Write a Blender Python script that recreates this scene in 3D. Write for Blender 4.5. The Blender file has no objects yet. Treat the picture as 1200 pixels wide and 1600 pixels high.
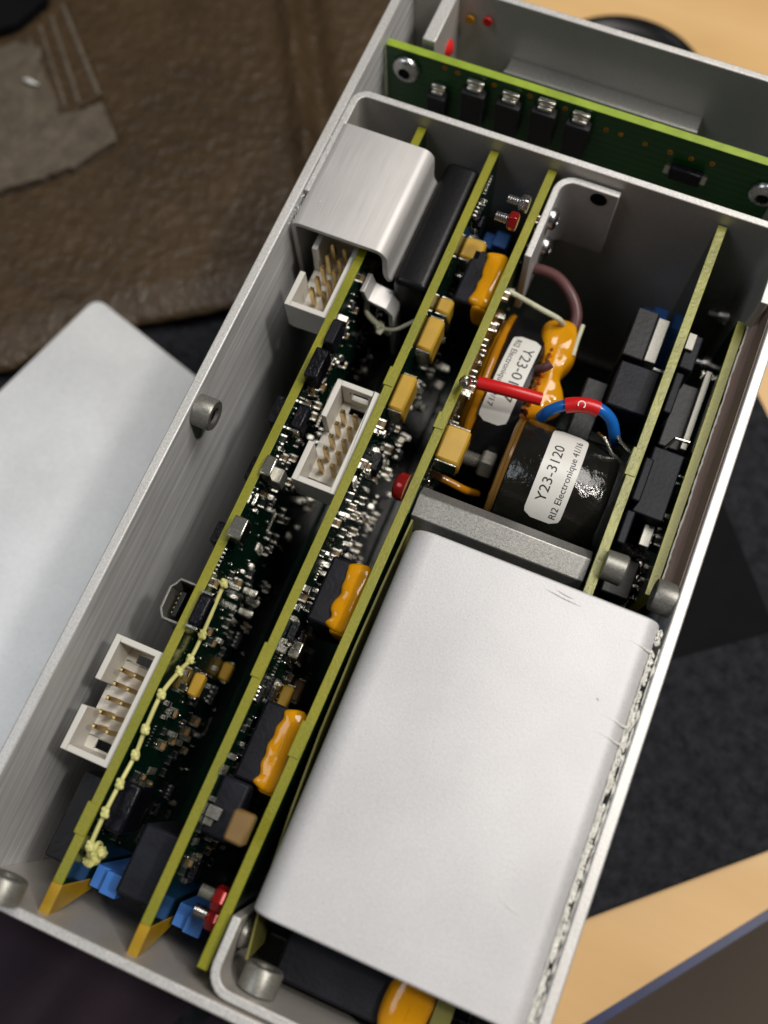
import bpy, bmesh, math, random
from mathutils import Vector, Matrix, noise
S = 0.001                       # everything below is written in millimetres, built in metres
sc = bpy.context.scene
C = sc.collection
rnd = random.Random(7)

# ------------------------------------------------------------------ camera
RM = Matrix(((0.9226708, 0.3849137, -0.0228058), (-0.3612773, 0.8836521, 0.2977207), (0.1347491, -0.2664590, 0.9543806)))
CAM = Vector((57.1427, 16.2046, 137.7994))
FPX = 1450.0
cd = bpy.data.cameras.new('camera'); cam = bpy.data.objects.new('camera', cd); C.objects.link(cam)
cd.sensor_fit = 'VERTICAL'; cd.sensor_height = 32; cd.lens = 32*FPX/1600
cd.clip_start = 0.01; cd.clip_end = 20
m = RM.transposed().to_4x4(); m.translation = CAM*S
cam.matrix_world = m
sc.camera = cam
cd.dof.use_dof = True; cd.dof.focus_distance = 0.150; cd.dof.aperture_fstop = 9.5

def ray(px, py): return RM.transposed() @ Vector(((px-600)/FPX, -(py-800)/FPX, -1))
def oz(px, py, z):
    d = ray(px, py); return CAM + d*((z-CAM.z)/d.z)
def ox(px, py, x):
    d = ray(px, py); return CAM + d*((x-CAM.x)/d.x)
def oy(px, py, y):
    d = ray(px, py); return CAM + d*((y-CAM.y)/d.y)

# ------------------------------------------------------------------ light
w = bpy.data.worlds.new('World'); sc.world = w; w.use_nodes = True
bg = w.node_tree.nodes['Background']; bg.inputs[0].default_value = (0.85, 0.78, 0.72, 1); bg.inputs[1].default_value = 0.052
def area(name, loc, target, size, power, col):
    l = bpy.data.lights.new(name, 'AREA'); l.shape = 'DISK'; l.size = size*S; l.energy = power; l.color = col
    o = bpy.data.objects.new(name, l); C.objects.link(o); o.location = Vector(loc)*S
    o.rotation_euler = (Vector(target)-Vector(loc)).to_track_quat('-Z', 'Y').to_euler(); return o
area('ceiling_lamp', (210, 320, 570), (45, 50, 0), 330, 2.95, (1, 0.95, 0.89))
area('left_fill', (-330, -60, 560), (40, 40, 0), 300, .75, (0.86, 0.93, 1))  # weak cool fill light from the left side
area('spot_lamp', (300, 120, 500), (45, 50, 0), 45, 1.1, (1, 0.95, 0.88))
sc.view_settings.view_transform = 'Standard'; sc.view_settings.look = 'None'
sc.view_settings.exposure = 0.0; sc.view_settings.gamma = 1

# ------------------------------------------------------------------ materials
class NT:
    def __init__(s, name):
        s.m = bpy.data.materials.new(name); s.m.use_nodes = True; s.t = s.m.node_tree
        s.b = s.t.nodes['Principled BSDF']; s.tc = s.t.nodes.new('ShaderNodeTexCoord')
    def n(s, typ, **k):
        x = s.t.nodes.new(typ)
        for a, v in k.items(): setattr(x, a, v)
        return x
    def l(s, a, b): s.t.links.new(a, b)
    def noise(s, scale=(1, 1, 1), detail=4, rough=.55, seed=0):
        mp = s.n('ShaderNodeMapping'); mp.inputs['Scale'].default_value = [q/S for q in scale]; mp.inputs['Location'].default_value = (seed, seed*.7, seed*.3)
        s.l(s.tc.outputs['Object'], mp.inputs[0]); x = s.n('ShaderNodeTexNoise'); x.inputs['Scale'].default_value = 1
        x.inputs['Detail'].default_value = detail; x.inputs['Roughness'].default_value = rough
        s.l(mp.outputs[0], x.inputs['Vector']); return x.outputs['Fac']
    def ramp(s, fac, stops, interp='LINEAR'):
        r = s.n('ShaderNodeValToRGB'); s.l(fac, r.inputs[0]); e = r.color_ramp.elements; r.color_ramp.interpolation = interp
        while len(e) < len(stops): e.new(.5)
        for i, (p, c) in enumerate(stops):
            e[i].position = p; e[i].color = (*c, 1) if len(c) == 3 else c
        return r.outputs[0]
    def mix(s, a, b, f, mode='MIX'):
        x = s.n('ShaderNodeMix', data_type='RGBA', blend_type=mode)
        for i, v in ((0, f), (6, a), (7, b)):
            if isinstance(v, (int, float)): x.inputs[i].default_value = v
            elif isinstance(v, tuple): x.inputs[i].default_value = (*v, 1)
            else: s.l(v, x.inputs[i])
        return x.outputs[2]
    def bump(s, h, strength=.3, dist=.1):
        x = s.n('ShaderNodeBump'); x.inputs['Strength'].default_value = strength; x.inputs['Distance'].default_value = dist*S
        s.l(h, x.inputs['Height']); s.l(x.outputs[0], s.b.inputs['Normal']); return x
    def set(s, col=None, rough=None, metal=None, **k):
        for nm, v in (('Base Color', col), ('Roughness', rough), ('Metallic', metal), *k.items()):
            if v is None: continue
            nm = nm.replace('_', ' ')
            if isinstance(v, (int, float)): s.b.inputs[nm].default_value = v
            elif isinstance(v, tuple): s.b.inputs[nm].default_value = (*v, 1)
            else: s.l(v, s.b.inputs[nm])
        return s.m
def g(v): return (v, v, v)
def M_alu(name, base=.62, streak='y', rough=.38, amp=.12, metal=.85, tint=(1, 1, 1), grain=.5):
    t = NT(name); sc_ = {'y': (5, .12, 5), 'x': (.12, 5, 5), 'z': (5, 5, .12), 'n': (3.2, 3.2, 3.2)}[streak]
    n1 = t.noise(sc_, 6, .65); n2 = t.noise((.05, .05, .05), 3, .5, 3.1); n3 = t.noise((6, 6, 6), 2, .5, 1.7)
    lo = tuple(max(0, base-amp)*q for q in tint); hi = tuple(min(1, base+amp)*q for q in tint)
    c = t.ramp(n1, [(.3, lo), (.7, hi)])
    if streak != 'n': c = t.mix(c, t.ramp(t.noise([q*.16 for q in sc_], 4, .6, 9.3), [(.32, g(1-amp*2.2)), (.68, g(1))]), 1.0, 'MULTIPLY')
    c = t.mix(c, t.ramp(n2, [(.3, g(.86)), (.7, g(1))]), 1.0, 'MULTIPLY')
    t.bump(n3 if streak == 'n' else n1, grain, .04)
    return t.set(c, t.ramp(n1, [(.25, g(rough-.07)), (.75, g(rough+.1))]), metal)
def M_plain(name, col, rough=.5, metal=0, bump=0, bscale=1, var=.12, **k):
    t = NT(name); n = t.noise((bscale,)*3, 4); n2 = t.noise((bscale*.17,)*3, 2, .5, 2)
    c = t.ramp(n2, [(.3, tuple(q*(1-var) for q in col)), (.7, tuple(min(1, q*(1+var)) for q in col))])
    if bump: t.bump(n, bump, .15)
    return t.set(c, rough, metal, **k)
def M_pcb(name, green, rough=.16):
    t = NT(name); n = t.noise((1.1, 1.1, 1.1), 4); 
    # thin copper tracks under the solder mask
    mp = t.n('ShaderNodeMapping'); mp.inputs['Scale'].default_value = (1/S*.9,)*3; t.l(t.tc.outputs['Object'], mp.inputs[0])
    v = t.n('ShaderNodeTexVoronoi', distance='MANHATTAN', feature='DISTANCE_TO_EDGE') if False else t.n('ShaderNodeTexBrick')
    sx = t.n('ShaderNodeSeparateXYZ'); t.l(mp.outputs[0], sx.inputs[0]); cx = t.n('ShaderNodeCombineXYZ')
    t.l(sx.outputs[1], cx.inputs[0]); t.l(sx.outputs[2], cx.inputs[1]); t.l(cx.outputs[0], v.inputs['Vector'])
    v.inputs['Scale'].default_value = .35; v.inputs['Mortar Size'].default_value = .035
    v.inputs['Color1'].default_value = (*green, 1); v.inputs['Color2'].default_value = (*[q*.75 for q in green], 1)
    v.inputs['Mortar'].default_value = (green[0]*1.2, green[1]*1.25, green[2]*1.2, 1)
    t.bump(n, .25, .12)
    return t.set(v.outputs['Color'], rough, 0)
MAT = {}
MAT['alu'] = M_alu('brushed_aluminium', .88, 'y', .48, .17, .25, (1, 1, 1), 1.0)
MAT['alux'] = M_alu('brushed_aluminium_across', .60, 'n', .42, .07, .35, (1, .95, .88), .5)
MAT['rim'] = M_alu('sawn_aluminium_edge', .66, 'n', .5, .16, .6, (1, .985, .96), .9)
MAT['cover'] = M_alu('satin_aluminium_sheet', .66, 'n', .5, .075, .2, (.985, .98, 1), .9)
MAT['coverb'] = M_alu('brushed_sheet', .64, 'y', .5, .04, .4, (1, .975, .955), .3)
MAT['lid'] = M_alu('pale_lid_metal', .88, 'n', .42, .16, .3, (.97, .99, 1), 1.0)
MAT['steel'] = M_alu('steel', .6, 'n', .25, .1, 1)
MAT['dsteel'] = M_alu('dull_steel', .26, 'n', .38, .08, .6, (1, .98, .88))
MAT['bar'] = M_alu('milled_bar', .34, 'n', .42, .1, .75, (1, .99, .94), .4)
MAT['tin'] = M_plain('solder', (.72, .7, .62), .22, 1, .4, .8)
MAT['gold'] = M_plain('gold_pin', (.72, .52, .22), .25, 1, 0)
MAT['copper'] = M_plain('copper_wire', (.75, .3, .12), .28, .9, 0)
MAT['mask'] = M_pcb('dark_green_mask', (.003, .020, .012))
MAT['mask2'] = M_pcb('bright_green_mask', (.005, .052, .008), .3)
t = NT('board_edge'); n = t.noise((2.2, 2.2, 2.2), 5, .6); n2 = t.noise((.08, .08, .08), 2)
c = t.ramp(n, [(.25, (.215, .205, .007)), (.75, (.29, .275, .012))]); c = t.mix(c, t.ramp(n2, [(.35, (.78, .84, .8)), (.65, (1.0, 1.0, 1.0))]), 1.0, 'MULTIPLY'); t.bump(n, .6, .14); MAT['edge'] = t.set(c, .33, 0)
MAT['edge2'] = M_plain('rough_board_edge', (.27, .27, .06), .3, 0, 1.0, 1.6, .2)
MAT['edgefar'] = M_plain('bright_board_edge', (.26, .36, .03), .4, 0, .4, 2)
MAT['amber'] = M_plain('bare_amber_laminate', (.44, .25, .008), .33, 0, .2, 1, .2, Subsurface_Weight=.15)
MAT['white'] = M_plain('header_plastic', (.62, .60, .55), .45, 0, .1, .7, .05)
MAT['black'] = M_plain('black_plastic', (.009, .009, .011), .45, 0, .4, 1.2, .3, Specular_IOR_Level=.3)
MAT['shiny'] = M_plain('wet_black', (.005, .005, .008), .22, 0, 1.0, 1.6, .3, Specular_IOR_Level=.22)
MAT['slate'] = M_plain('dark_slate_moulding', (.008, .009, .014), .5, 0, .5, 1.5, .3, Specular_IOR_Level=.2)
MAT['tape'] = M_plain('lacquered_black_tape', (.010, .010, .008), .11, 0, 1.0, .8, .3)
MAT['rubber'] = M_plain('black_rubber', (.006, .006, .007), .33, 0, .2, 1, .12, Specular_IOR_Level=.25)
MAT['tan'] = M_plain('tantalum_yellow', (.50, .30, .035), .35, 0, .15, .8, .15)
MAT['tand'] = M_plain('ceramic_tan', (.20, .12, .04), .4)
MAT['glue'] = M_plain('orange_glue', (.64, .265, .004), .12, 0, .5, .35, .1, Subsurface_Weight=.1)
MAT['glued'] = M_plain('amber_varnish', (.42, .17, .006), .14, 0, .7, .4, .2)
MAT['flange'] = M_plain('brown_gold_flange', (.16, .085, .02), .2, 0, .7, .4, .3)
MAT['blue'] = M_plain('blue_plastic', (.05, .19, .60), .4, 0, 0)
MAT['bluew'] = M_plain('blue_insulation', (.01, .13, .48), .22, 0, .12, .5)
MAT['red'] = M_plain('red_sleeve', (.60, .012, .014), .3, 0, .15, .6)
MAT['redv'] = M_plain('red_varnish', (.26, .010, .010), .15, .3, .3, .8)
MAT['plum'] = M_plain('plum_insulation', (.11, .045, .045), .4)
MAT['yel'] = M_plain('pale_yellow_wire', (.62, .60, .22), .35, 0, .2, .6)
MAT['twine'] = M_plain('waxed_twine', (.55, .55, .40), .6, 0, 1, 3)
MAT['label'] = M_plain('label_paper', (.70, .69, .65), .35, 0, .2, .5, .04)
MAT['ink'] = M_plain('ink', (.015, .015, .015), .5)
MAT['paste'] = M_plain('white_paste', (.78, .77, .71), .5, 0, 1, 1.6, .1)
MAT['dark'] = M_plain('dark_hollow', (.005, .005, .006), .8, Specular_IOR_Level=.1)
MAT['streakbrown'] = M_alu('streaked_brown', .40, 'y', .45, .09, .1, (1, .70, .60), .8)
MAT['olive'] = M_plain('olive_film', (.20, .19, .05), .3, 0, .3, 1)
MAT['redled'] = M_plain('red_plastic', (.7, .02, .02), .3)
# setting
t = NT('light_wood'); n = t.noise((.006, .05, .05), 6, .6); n2 = t.noise((.012, .012, .012), 3, .5, 4)
c = t.ramp(n, [(.3, (.72, .44, .17)), (.7, (.84, .55, .25))]); c = t.mix(c, t.ramp(n2, [(.35, g(.82)), (.65, g(1))]), 1., 'MULTIPLY'); MAT['wood'] = t.set(c, .5)
t = NT('foam_mat'); n = t.noise((.35, .35, .35), 6, .7); t.bump(n, 1, .5)
MAT['mat'] = t.set(t.ramp(n, [(.35, (.006, .007, .010)), (.75, (.030, .032, .038))]), .85, None, Specular_IOR_Level=.2)
t = NT('brown_cardboard'); n = t.noise((.08, .2, .2), 5, .6); n2 = t.noise((.022, .022, .022), 3, .5, 5); t.bump(t.noise((.33, .33, .33), 4, .55, 8), 1.0, 1.0)
c = t.ramp(n, [(.25, (.050, .030, .013)), (.75, (.085, .053, .024))]); c = t.mix(c, t.ramp(n2, [(.35, g(.68)), (.65, g(1))]), 1., 'MULTIPLY'); MAT['card'] = t.set(c, .42, None, Specular_IOR_Level=.5)
t = NT('torn_paper'); n = t.noise((.25, .25, .25), 6, .7); t.bump(n, 1, .8); MAT['torn'] = t.set(t.ramp(n, [(.3, (.06, .046, .032)), (.7, (.15, .12, .086))]), .7)
t = NT('dark_plum_cloth'); n = t.noise((.6, .6, .6), 4, .6); n2 = t.noise((.02, .02, .02), 2, .5, 5); t.bump(n, .6, .4)
MAT['cloth'] = t.set(t.ramp(n2, [(.35, (.010, .008, .018)), (.65, (.045, .024, .035))]), .9)
MAT['floor'] = M_plain('brown_floor', (.24, .19, .15), .7, 0, .3, .02, .2)
MAT['navy'] = M_plain('navy_edging', (.02, .03, .10), .4)

# ------------------------------------------------------------------ mesh helpers
class MB:
    def __init__(s): s.v = []; s.f = []; s.m = []; s.sm = []
    def add(s, vs, fs, m=0, sm=False):
        b = len(s.v); s.v += [Vector(q) for q in vs]; s.f += [tuple(i+b for i in q) for q in fs]; s.m += [m]*len(fs); s.sm += [sm]*len(fs); return s
    def box(s, x0, x1, y0, y1, z0, z1, m=0):
        vs = [(x, y, z) for x in (x0, x1) for y in (y0, y1) for z in (z0, z1)]
        return s.add(vs, [(0, 1, 3, 2), (4, 6, 7, 5), (0, 4, 5, 1), (2, 3, 7, 6), (0, 2, 6, 4), (1, 5, 7, 3)], m)
    def obox(s, c, ax, ay, az, m=0):            # oriented box, half-axis vectors
        c = Vector(c); vs = [c+Vector(ax)*i+Vector(ay)*j+Vector(az)*k for i in (-1, 1) for j in (-1, 1) for k in (-1, 1)]
        return s.add(vs, [(0, 1, 3, 2), (4, 6, 7, 5), (0, 4, 5, 1), (2, 3, 7, 6), (0, 2, 6, 4), (1, 5, 7, 3)], m)
    def prism(s, poly, axis, a0, a1, m=0, mc=None, sm=False):
        def P(p, a): return {'x': (a, p[0], p[1]), 'y': (p[0], a, p[1]), 'z': (p[0], p[1], a)}[axis]
        n = len(poly); vs = [P(p, a0) for p in poly]+[P(p, a1) for p in poly]
        s.add(vs, [(i, (i+1) % n, n+(i+1) % n, n+i) for i in range(n)], m, sm)
        return s.add(vs, [tuple(range(n-1, -1, -1)), tuple(range(n, 2*n))], m if mc is None else mc)
    def strip(s, path, th, axis, a0, a1, m=0):  # bent sheet: 2-D path offset by th, extruded
        L = []; Rr = []; n = len(path)
        for i in range(n):
            a = Vector(path[max(i-1, 0)]); b = Vector(path[min(i+1, n-1)]); d = (b-a).normalized(); nn = Vector((-d.y, d.x))
            L.append(Vector(path[i])+nn*th/2); Rr.append(Vector(path[i])-nn*th/2)
        def P(p, a): return {'x': (a, p[0], p[1]), 'y': (p[0], a, p[1]), 'z': (p[0], p[1], a)}[axis]
        vs = [P(p, a) for a in (a0, a1) for q in zip(L, Rr) for p in q]; k = 2*n; fs = []
        for i in range(n-1):
            a, b, c2, d2 = 2*i, 2*i+1, 2*i+2, 2*i+3
            fs += [(a, c2, k+c2, k+a), (b, k+b, k+d2, d2), (a, b, d2, c2), (k+a, k+c2, k+d2, k+b)]
        fs += [(0, k, k+1, 1), (2*n-2, 2*n-1, k+2*n-1, k+2*n-2)]
        return s.add(vs, fs, m)
    def lathe(s, prof, o, axis, n=28, m=0, sm=True):    # prof [(r, t)] along axis direction from o
        a = Vector(axis).normalized(); u = a.orthogonal().normalized(); v = a.cross(u); o = Vector(o)
        vs = [o+a*t+(u*math.cos(2*math.pi*k/n)+v*math.sin(2*math.pi*k/n))*r for r, t in prof for k in range(n)]
        fs = [(i*n+k, i*n+(k+1) % n, (i+1)*n+(k+1) % n, (i+1)*n+k) for i in range(len(prof)-1) for k in range(n)]
        s.add(vs, fs, m, sm); N = len(prof)
        if prof[0][0] > 1e-6: s.add(vs[:n], [tuple(range(n-1, -1, -1))], m)
        if prof[-1][0] > 1e-6: s.add(vs[-n:], [tuple(range(n))], m)
        return s
    def tube(s, pts, r, n=12, m=0, smooth=True, sub=6):
        P = [Vector(p) for p in pts]
        if smooth and len(P) > 2:
            Qp = []
            for i in range(len(P)-1):
                a, b, c2, d2 = P[max(i-1, 0)], P[i], P[i+1], P[min(i+2, len(P)-1)]
                for k in range(sub):
                    t = k/sub; Qp.append(.5*((2*b)+(c2-a)*t+(2*a-5*b+4*c2-d2)*t*t+(3*b-a-3*c2+d2)*t**3))
            Qp.append(P[-1]); P = Qp
        R_ = r if callable(r) else (lambda t: r)
        u = None; vs = []
        for i, p in enumerate(P):
            d = (P[min(i+1, len(P)-1)]-P[max(i-1, 0)]).normalized()
            u = d.orthogonal().normalized() if u is None else (u-d*u.dot(d)).normalized()
            v = d.cross(u); rr = R_(i/(len(P)-1))
            vs += [p+(u*math.cos(2*math.pi*k/n)+v*math.sin(2*math.pi*k/n))*rr for k in range(n)]
        fs = [(i*n+k, i*n+(k+1) % n, (i+1)*n+(k+1) % n, (i+1)*n+k) for i in range(len(P)-1) for k in range(n)]
        s.add(vs, fs, m, True); s.add(vs[:n], [tuple(range(n-1, -1, -1))], m); s.add(vs[-n:], [tuple(range(n))], m); return s
    def blob(s, c, r, m=0, n=10, wob=.0, flat=(1, 1, 1)):
        c = Vector(c); vs = []; rings = n//2+1
        for i in range(rings+1):
            th = math.pi*i/rings
            for k in range(n):
                ph = 2*math.pi*k/n; d = Vector((math.sin(th)*math.cos(ph), math.sin(th)*math.sin(ph), math.cos(th)))
                q = r*(1+wob*noise.noise(d*2+c)); vs.append(c+Vector((d.x*flat[0], d.y*flat[1], d.z*flat[2]))*q)
        fs = [(i*n+k, (i+1)*n+k, (i+1)*n+(k+1) % n, i*n+(k+1) % n) for i in range(rings) for k in range(n)]
        return s.add(vs, fs, m, True)
    def glue(s, outline, A, B, up, h, m=0, sub=4, wob=.25):     # inflated puddle: outline ring shrinks onto the spine A-B while rising
        A = Vector(A); B = Vector(B); up = Vector(up); O = [Vector(p) for p in outline]; n = len(O); D = []
        for i in range(n):
            a, b, c2, d2 = O[i-1], O[i], O[(i+1) % n], O[(i+2) % n]
            for k in range(sub):
                t = k/sub; D.append(.5*((2*b)+(c2-a)*t+(2*a-5*b+4*c2-d2)*t*t+(3*b-a-3*c2+d2)*t**3))
        n = len(D); rings = [(1, -.5), (1.03, -.1), (1.0, .3), (.93, .6), (.8, .82), (.6, .95), (.35, 1), (.1, 1.02)]; vs = []
        for sc_, hh in rings:
            for p in D:
                t = max(.0, min(1, (p-A).dot(B-A)/max((B-A).length_squared, 1e-6))); q = A.lerp(B, t)
                x = q+(p-q)*sc_; vs.append(x+up*h*(hh+wob*noise.noise(x*.45)*(hh > .2)))
        R_ = len(rings)
        s.add(vs, [(i*n+k, i*n+(k+1) % n, (i+1)*n+(k+1) % n, (i+1)*n+k) for i in range(R_-1) for k in range(n)], m, True)
        return s.add(vs[-n:], [tuple(range(n))], m, True)

def obj(name, mb, mats, parent=None, bevel=0, seg=2):
    me = bpy.data.meshes.new(name); vs = mb.v
    lo = Vector([min(v[i] for v in vs) for i in range(3)]); hi = Vector([max(v[i] for v in vs) for i in range(3)])
    ce = Vector(((lo.x+hi.x)/2, (lo.y+hi.y)/2, lo.z))
    me.from_pydata([(v-ce)*S for v in vs], [], mb.f); me.update()
    if not isinstance(mats, (list, tuple)): mats = [mats]
    for q in mats: me.materials.append(MAT[q])
    me.polygons.foreach_set('material_index', mb.m); me.polygons.foreach_set('use_smooth', mb.sm)
    b = bmesh.new(); b.from_mesh(me); bmesh.ops.remove_doubles(b, verts=b.verts, dist=1e-7); bmesh.ops.recalc_face_normals(b, faces=b.faces); b.to_mesh(me); b.free()
    me.set_sharp_from_angle(angle=math.radians(38))
    o = bpy.data.objects.new(name, me); C.objects.link(o)
    W = ce*S
    if parent: o.parent = parent; o.location = W-wloc(parent)
    else: o.location = W
    if bevel:
        md = o.modifiers.new('bevel', 'BEVEL'); md.width = bevel*S; md.segments = seg; md.limit_method = 'ANGLE'; md.angle_limit = math.radians(40)
    return o
def wloc(o):
    v = Vector(o.location)
    while o.parent: o = o.parent; v += o.location
    return v
def tag(o, label=None, cat=None, group=None, kind=None):
    if label: o['label'] = label
    if cat: o['category'] = cat
    if group: o['group'] = group
    if kind: o['kind'] = kind
    return o
def thing(name, label, cat, loc, group=None):
    o = bpy.data.objects.new(name, None); C.objects.link(o); o.location = Vector(loc)*S; o.empty_display_size = .01; return tag(o, label, cat, group)
def copy(o, loc, parent, rot=None):
    c = o.copy(); C.objects.link(c); c.parent = parent; c.location = Vector(loc)*S-(wloc(parent) if parent else Vector()); 
    if rot: c.rotation_euler = rot
    return c
def text_mesh(name, txt, size, fn, parent, mat='ink', spacing=1.0):
    cu = bpy.data.curves.new('t', 'FONT'); cu.body = txt; cu.size = size; cu.align_x = 'LEFT'; cu.space_character = spacing; cu.resolution_u = 3
    cu.space_word = 1.0; to = bpy.data.objects.new('t', cu); C.objects.link(to); dg = bpy.context.evaluated_depsgraph_get(); dg.update()
    me0 = bpy.data.meshes.new_from_object(to.evaluated_get(dg))
    mb = MB(); mb.add([fn(v.co.x, v.co.y) for v in me0.vertices], [tuple(p.vertices) for p in me0.polygons], 0)
    bpy.data.objects.remove(to); bpy.data.curves.remove(cu); bpy.data.meshes.remove(me0)
    return obj(name, mb, mat, parent)
def arc(cx, cy, r, a0, a1, n=6): return [(cx+r*math.cos(math.radians(a0+(a1-a0)*i/n)), cy+r*math.sin(math.radians(a0+(a1-a0)*i/n))) for i in range(n+1)]
FLOOR = -62
X0, X1, Y0, Y1 = 0, 85.6, -18.9, 157.2
T = 1.75
#BODY
# ================================================================== the setting
ZT = -68.8
def pxpoly(name, pts, z0, z1, mat, bev=0):
    mb = MB(); P_ = [oz(a, b, z1) for a, b in pts]; mb.prism([(p.x, p.y) for p in P_], 'z', z0, z1); return obj(name, mb, mat, None, bev)
E0, E1 = oz(1200, 1420, ZT), oz(910, 1600, ZT); ed = (E1-E0).normalized(); en = Vector((-ed.y, ed.x, 0)); en = en if en.y > 0 else -en
a, b = E0-ed*500, E0+ed*900
mb = MB(); mb.prism([(p.x, p.y) for p in (a, b, b+en*1300, a+en*1300)], 'z', ZT-5, ZT); tag(obj('tabletop', mb, 'wood'), kind='structure')
mb = MB(); mb.prism([(p.x, p.y) for p in (a-en*.2, b-en*.2, b-en*1.9, a-en*1.9)], 'z', ZT-5, ZT-.6)
tag(obj('edge_strip', mb, 'navy'), 'dark blue edging strip along the cut edge of the light wooden tabletop', 'edging')
mb = MB(); mb.box(-2500, 2500, -2500, 2500, -560, -550); tag(obj('floor', mb, 'floor'), kind='structure')
mt = pxpoly('foam_mat', [(-160, 640), (330, 380), (1085, 420), (1184, 612), (1245, 735), (1420, 1248), (889, 1447), (250, 1690), (-260, 1350)], -68.7, -66.2, 'mat', .6)
tag(mt, 'speckled dark grey foam mat lying on the wooden table beneath the box', 'mat')
mb = MB(); pts = [oz(*q, -66) for q in [(1040, 620), (1128, 785), (1210, 985), (1030, 1035), (900, 1000)]]  # cast shadow of the box, laid on the mat as a black sheet
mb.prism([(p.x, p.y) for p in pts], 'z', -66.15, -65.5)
tag(obj('shadow_sheet', mb, 'dark'), 'thin black sheet standing in for the shadow of the box on the foam mat', 'sheet')
# lid under the box
c0 = oz(150, 463, -55.8); c1 = oz(325, 602, -55.8); c2 = oz(0, 655, -55.8); e1 = (c1-c0).normalized(); e2 = Vector((e1.y, -e1.x, 0))
if e2.dot(c2-c0) < 0: e2 = -e2
LL = (oz(0, 1290, -55.8)-c0).dot(e2); r = 3; rc = c0+e1*r+e2*r
poly = [rc-e1*r*math.cos(q)-e2*r*math.sin(q) for q in [i*math.pi/12 for i in range(7)]]
def clipx(o, d, xm=-.7): return o+d*((xm-o.x)/d.x)
poly += [clipx(c0, e1), clipx(c0+e2*LL, e1), c0+e2*LL]
mb = MB(); mb.prism([(p.x, p.y) for p in poly], 'z', -57.8, -55.8)
tag(obj('metal_sheet', mb, 'lid', None, .5, 3), 'pale silver blue metal sheet lying flat along the left side of the box', 'metal sheet')
# cardboard with a fold and a torn corner
mb = MB(); nx, ny = 90, 60
def yb(px): 
    for (x0, y0), (x1, y1) in zip([(-200, 640), (0, 575), (60, 548), (210, 502), (345, 478)], [(0, 575), (60, 548), (210, 502), (345, 478), (900, 400)]):
        if px <= x1: return y0+(y1-y0)*(px-x0)/(x1-x0)
    return 400
vs = []
for i in range(nx+1):
    for j in range(ny+1):
        px = -200+i*820/nx; py = -260+(yb(px)+260)*j/ny+ (6*noise.noise(Vector((px*.03, 0, 0))) if j == ny else 0)
        p = oz(px, py, -60); rx = 462+.12*(py-100)
        p.z = -60+2.8*math.exp(-((px-rx)/15)**2)-2.8*math.exp(-((px-rx-34)/18)**2)+.6*noise.noise(p*.03)+.3*noise.noise(p*.3)
        if j > ny-4: p.z -= (j-ny+4)*.5
        p.x = min(p.x, -2.5); vs.append(p)
fs = [(i*(ny+1)+j, (i+1)*(ny+1)+j, (i+1)*(ny+1)+j+1, i*(ny+1)+j+1) for i in range(nx) for j in range(ny)]
mb.add(vs, fs, 0, True); cb = obj('cardboard_sheet', mb, 'card'); md = cb.modifiers.new('t', 'SOLIDIFY'); md.thickness = .0012
tag(cb, 'dark brown cardboard sheet with a fold, top left beyond the box', 'cardboard')
tp = thing('torn_flap', 'torn grey brown cardboard scrap with its corrugations laid bare, at the top left', 'cardboard scrap', oz(80, 180, -58))
def irregular(pts, z, amp, sub=10):
    out = []
    for i in range(len(pts)):
        a_, b_ = pts[i], pts[(i+1) % len(pts)]
        for k in range(sub):
            t = k/sub; q = (a_[0]+(b_[0]-a_[0])*t, a_[1]+(b_[1]-a_[1])*t); q = (q[0]+rnd.uniform(-amp, amp), q[1]+rnd.uniform(-amp, amp)); p = oz(*q, z); out.append((p.x, p.y))
    return out
mb = MB(); mb.prism(irregular([(-60, 90), (20, 62), (62, 70), (60, 100), (92, 178), (158, 155), (180, 215), (118, 255), (60, 275), (-60, 310)], -57, 1.6), 'z', -60.5, -57.6)
obj('paper_skin', mb, 'torn', tp, .3)
mb = MB(); mb.prism(irregular([(22, 66), (60, 36), (97, 6), (158, 152), (92, 184)], -58.4, .8), 'z', -60.6, -58.4); obj('inner_ply', mb, 'card', tp)
mb = MB()
for k, (q0, q1, wd) in enumerate([((62, 40), (103, 170), 5), ((80, 26), (124, 163), 6), ((98, 10), (155, 150), 7), ((46, 62), (92, 172), 5)]):
    mb.tube([oz(*q0, -58.6), oz(*q1, -58.6)], wd/9, 12, 0, False)
obj('corrugation', mb, 'torn', tp)
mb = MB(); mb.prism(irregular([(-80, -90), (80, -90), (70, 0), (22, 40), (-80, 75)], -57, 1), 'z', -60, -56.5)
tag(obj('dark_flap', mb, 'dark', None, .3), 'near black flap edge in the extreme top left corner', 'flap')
mb = MB(); p0, p1 = oz(30, 122, -56.9), oz(62, 132, -56.9)
mb.add([p0, oz(45, 122, -56.3), p1, oz(48, 131, -56.6)], [(0, 1, 2, 3)]); fl = obj('paper_fibre', mb, 'label'); 
md = fl.modifiers.new('t', 'SOLIDIFY'); md.thickness = .0003; tag(fl, 'small pale sliver of torn paper on the scrap at top left', 'paper sliver')
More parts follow.
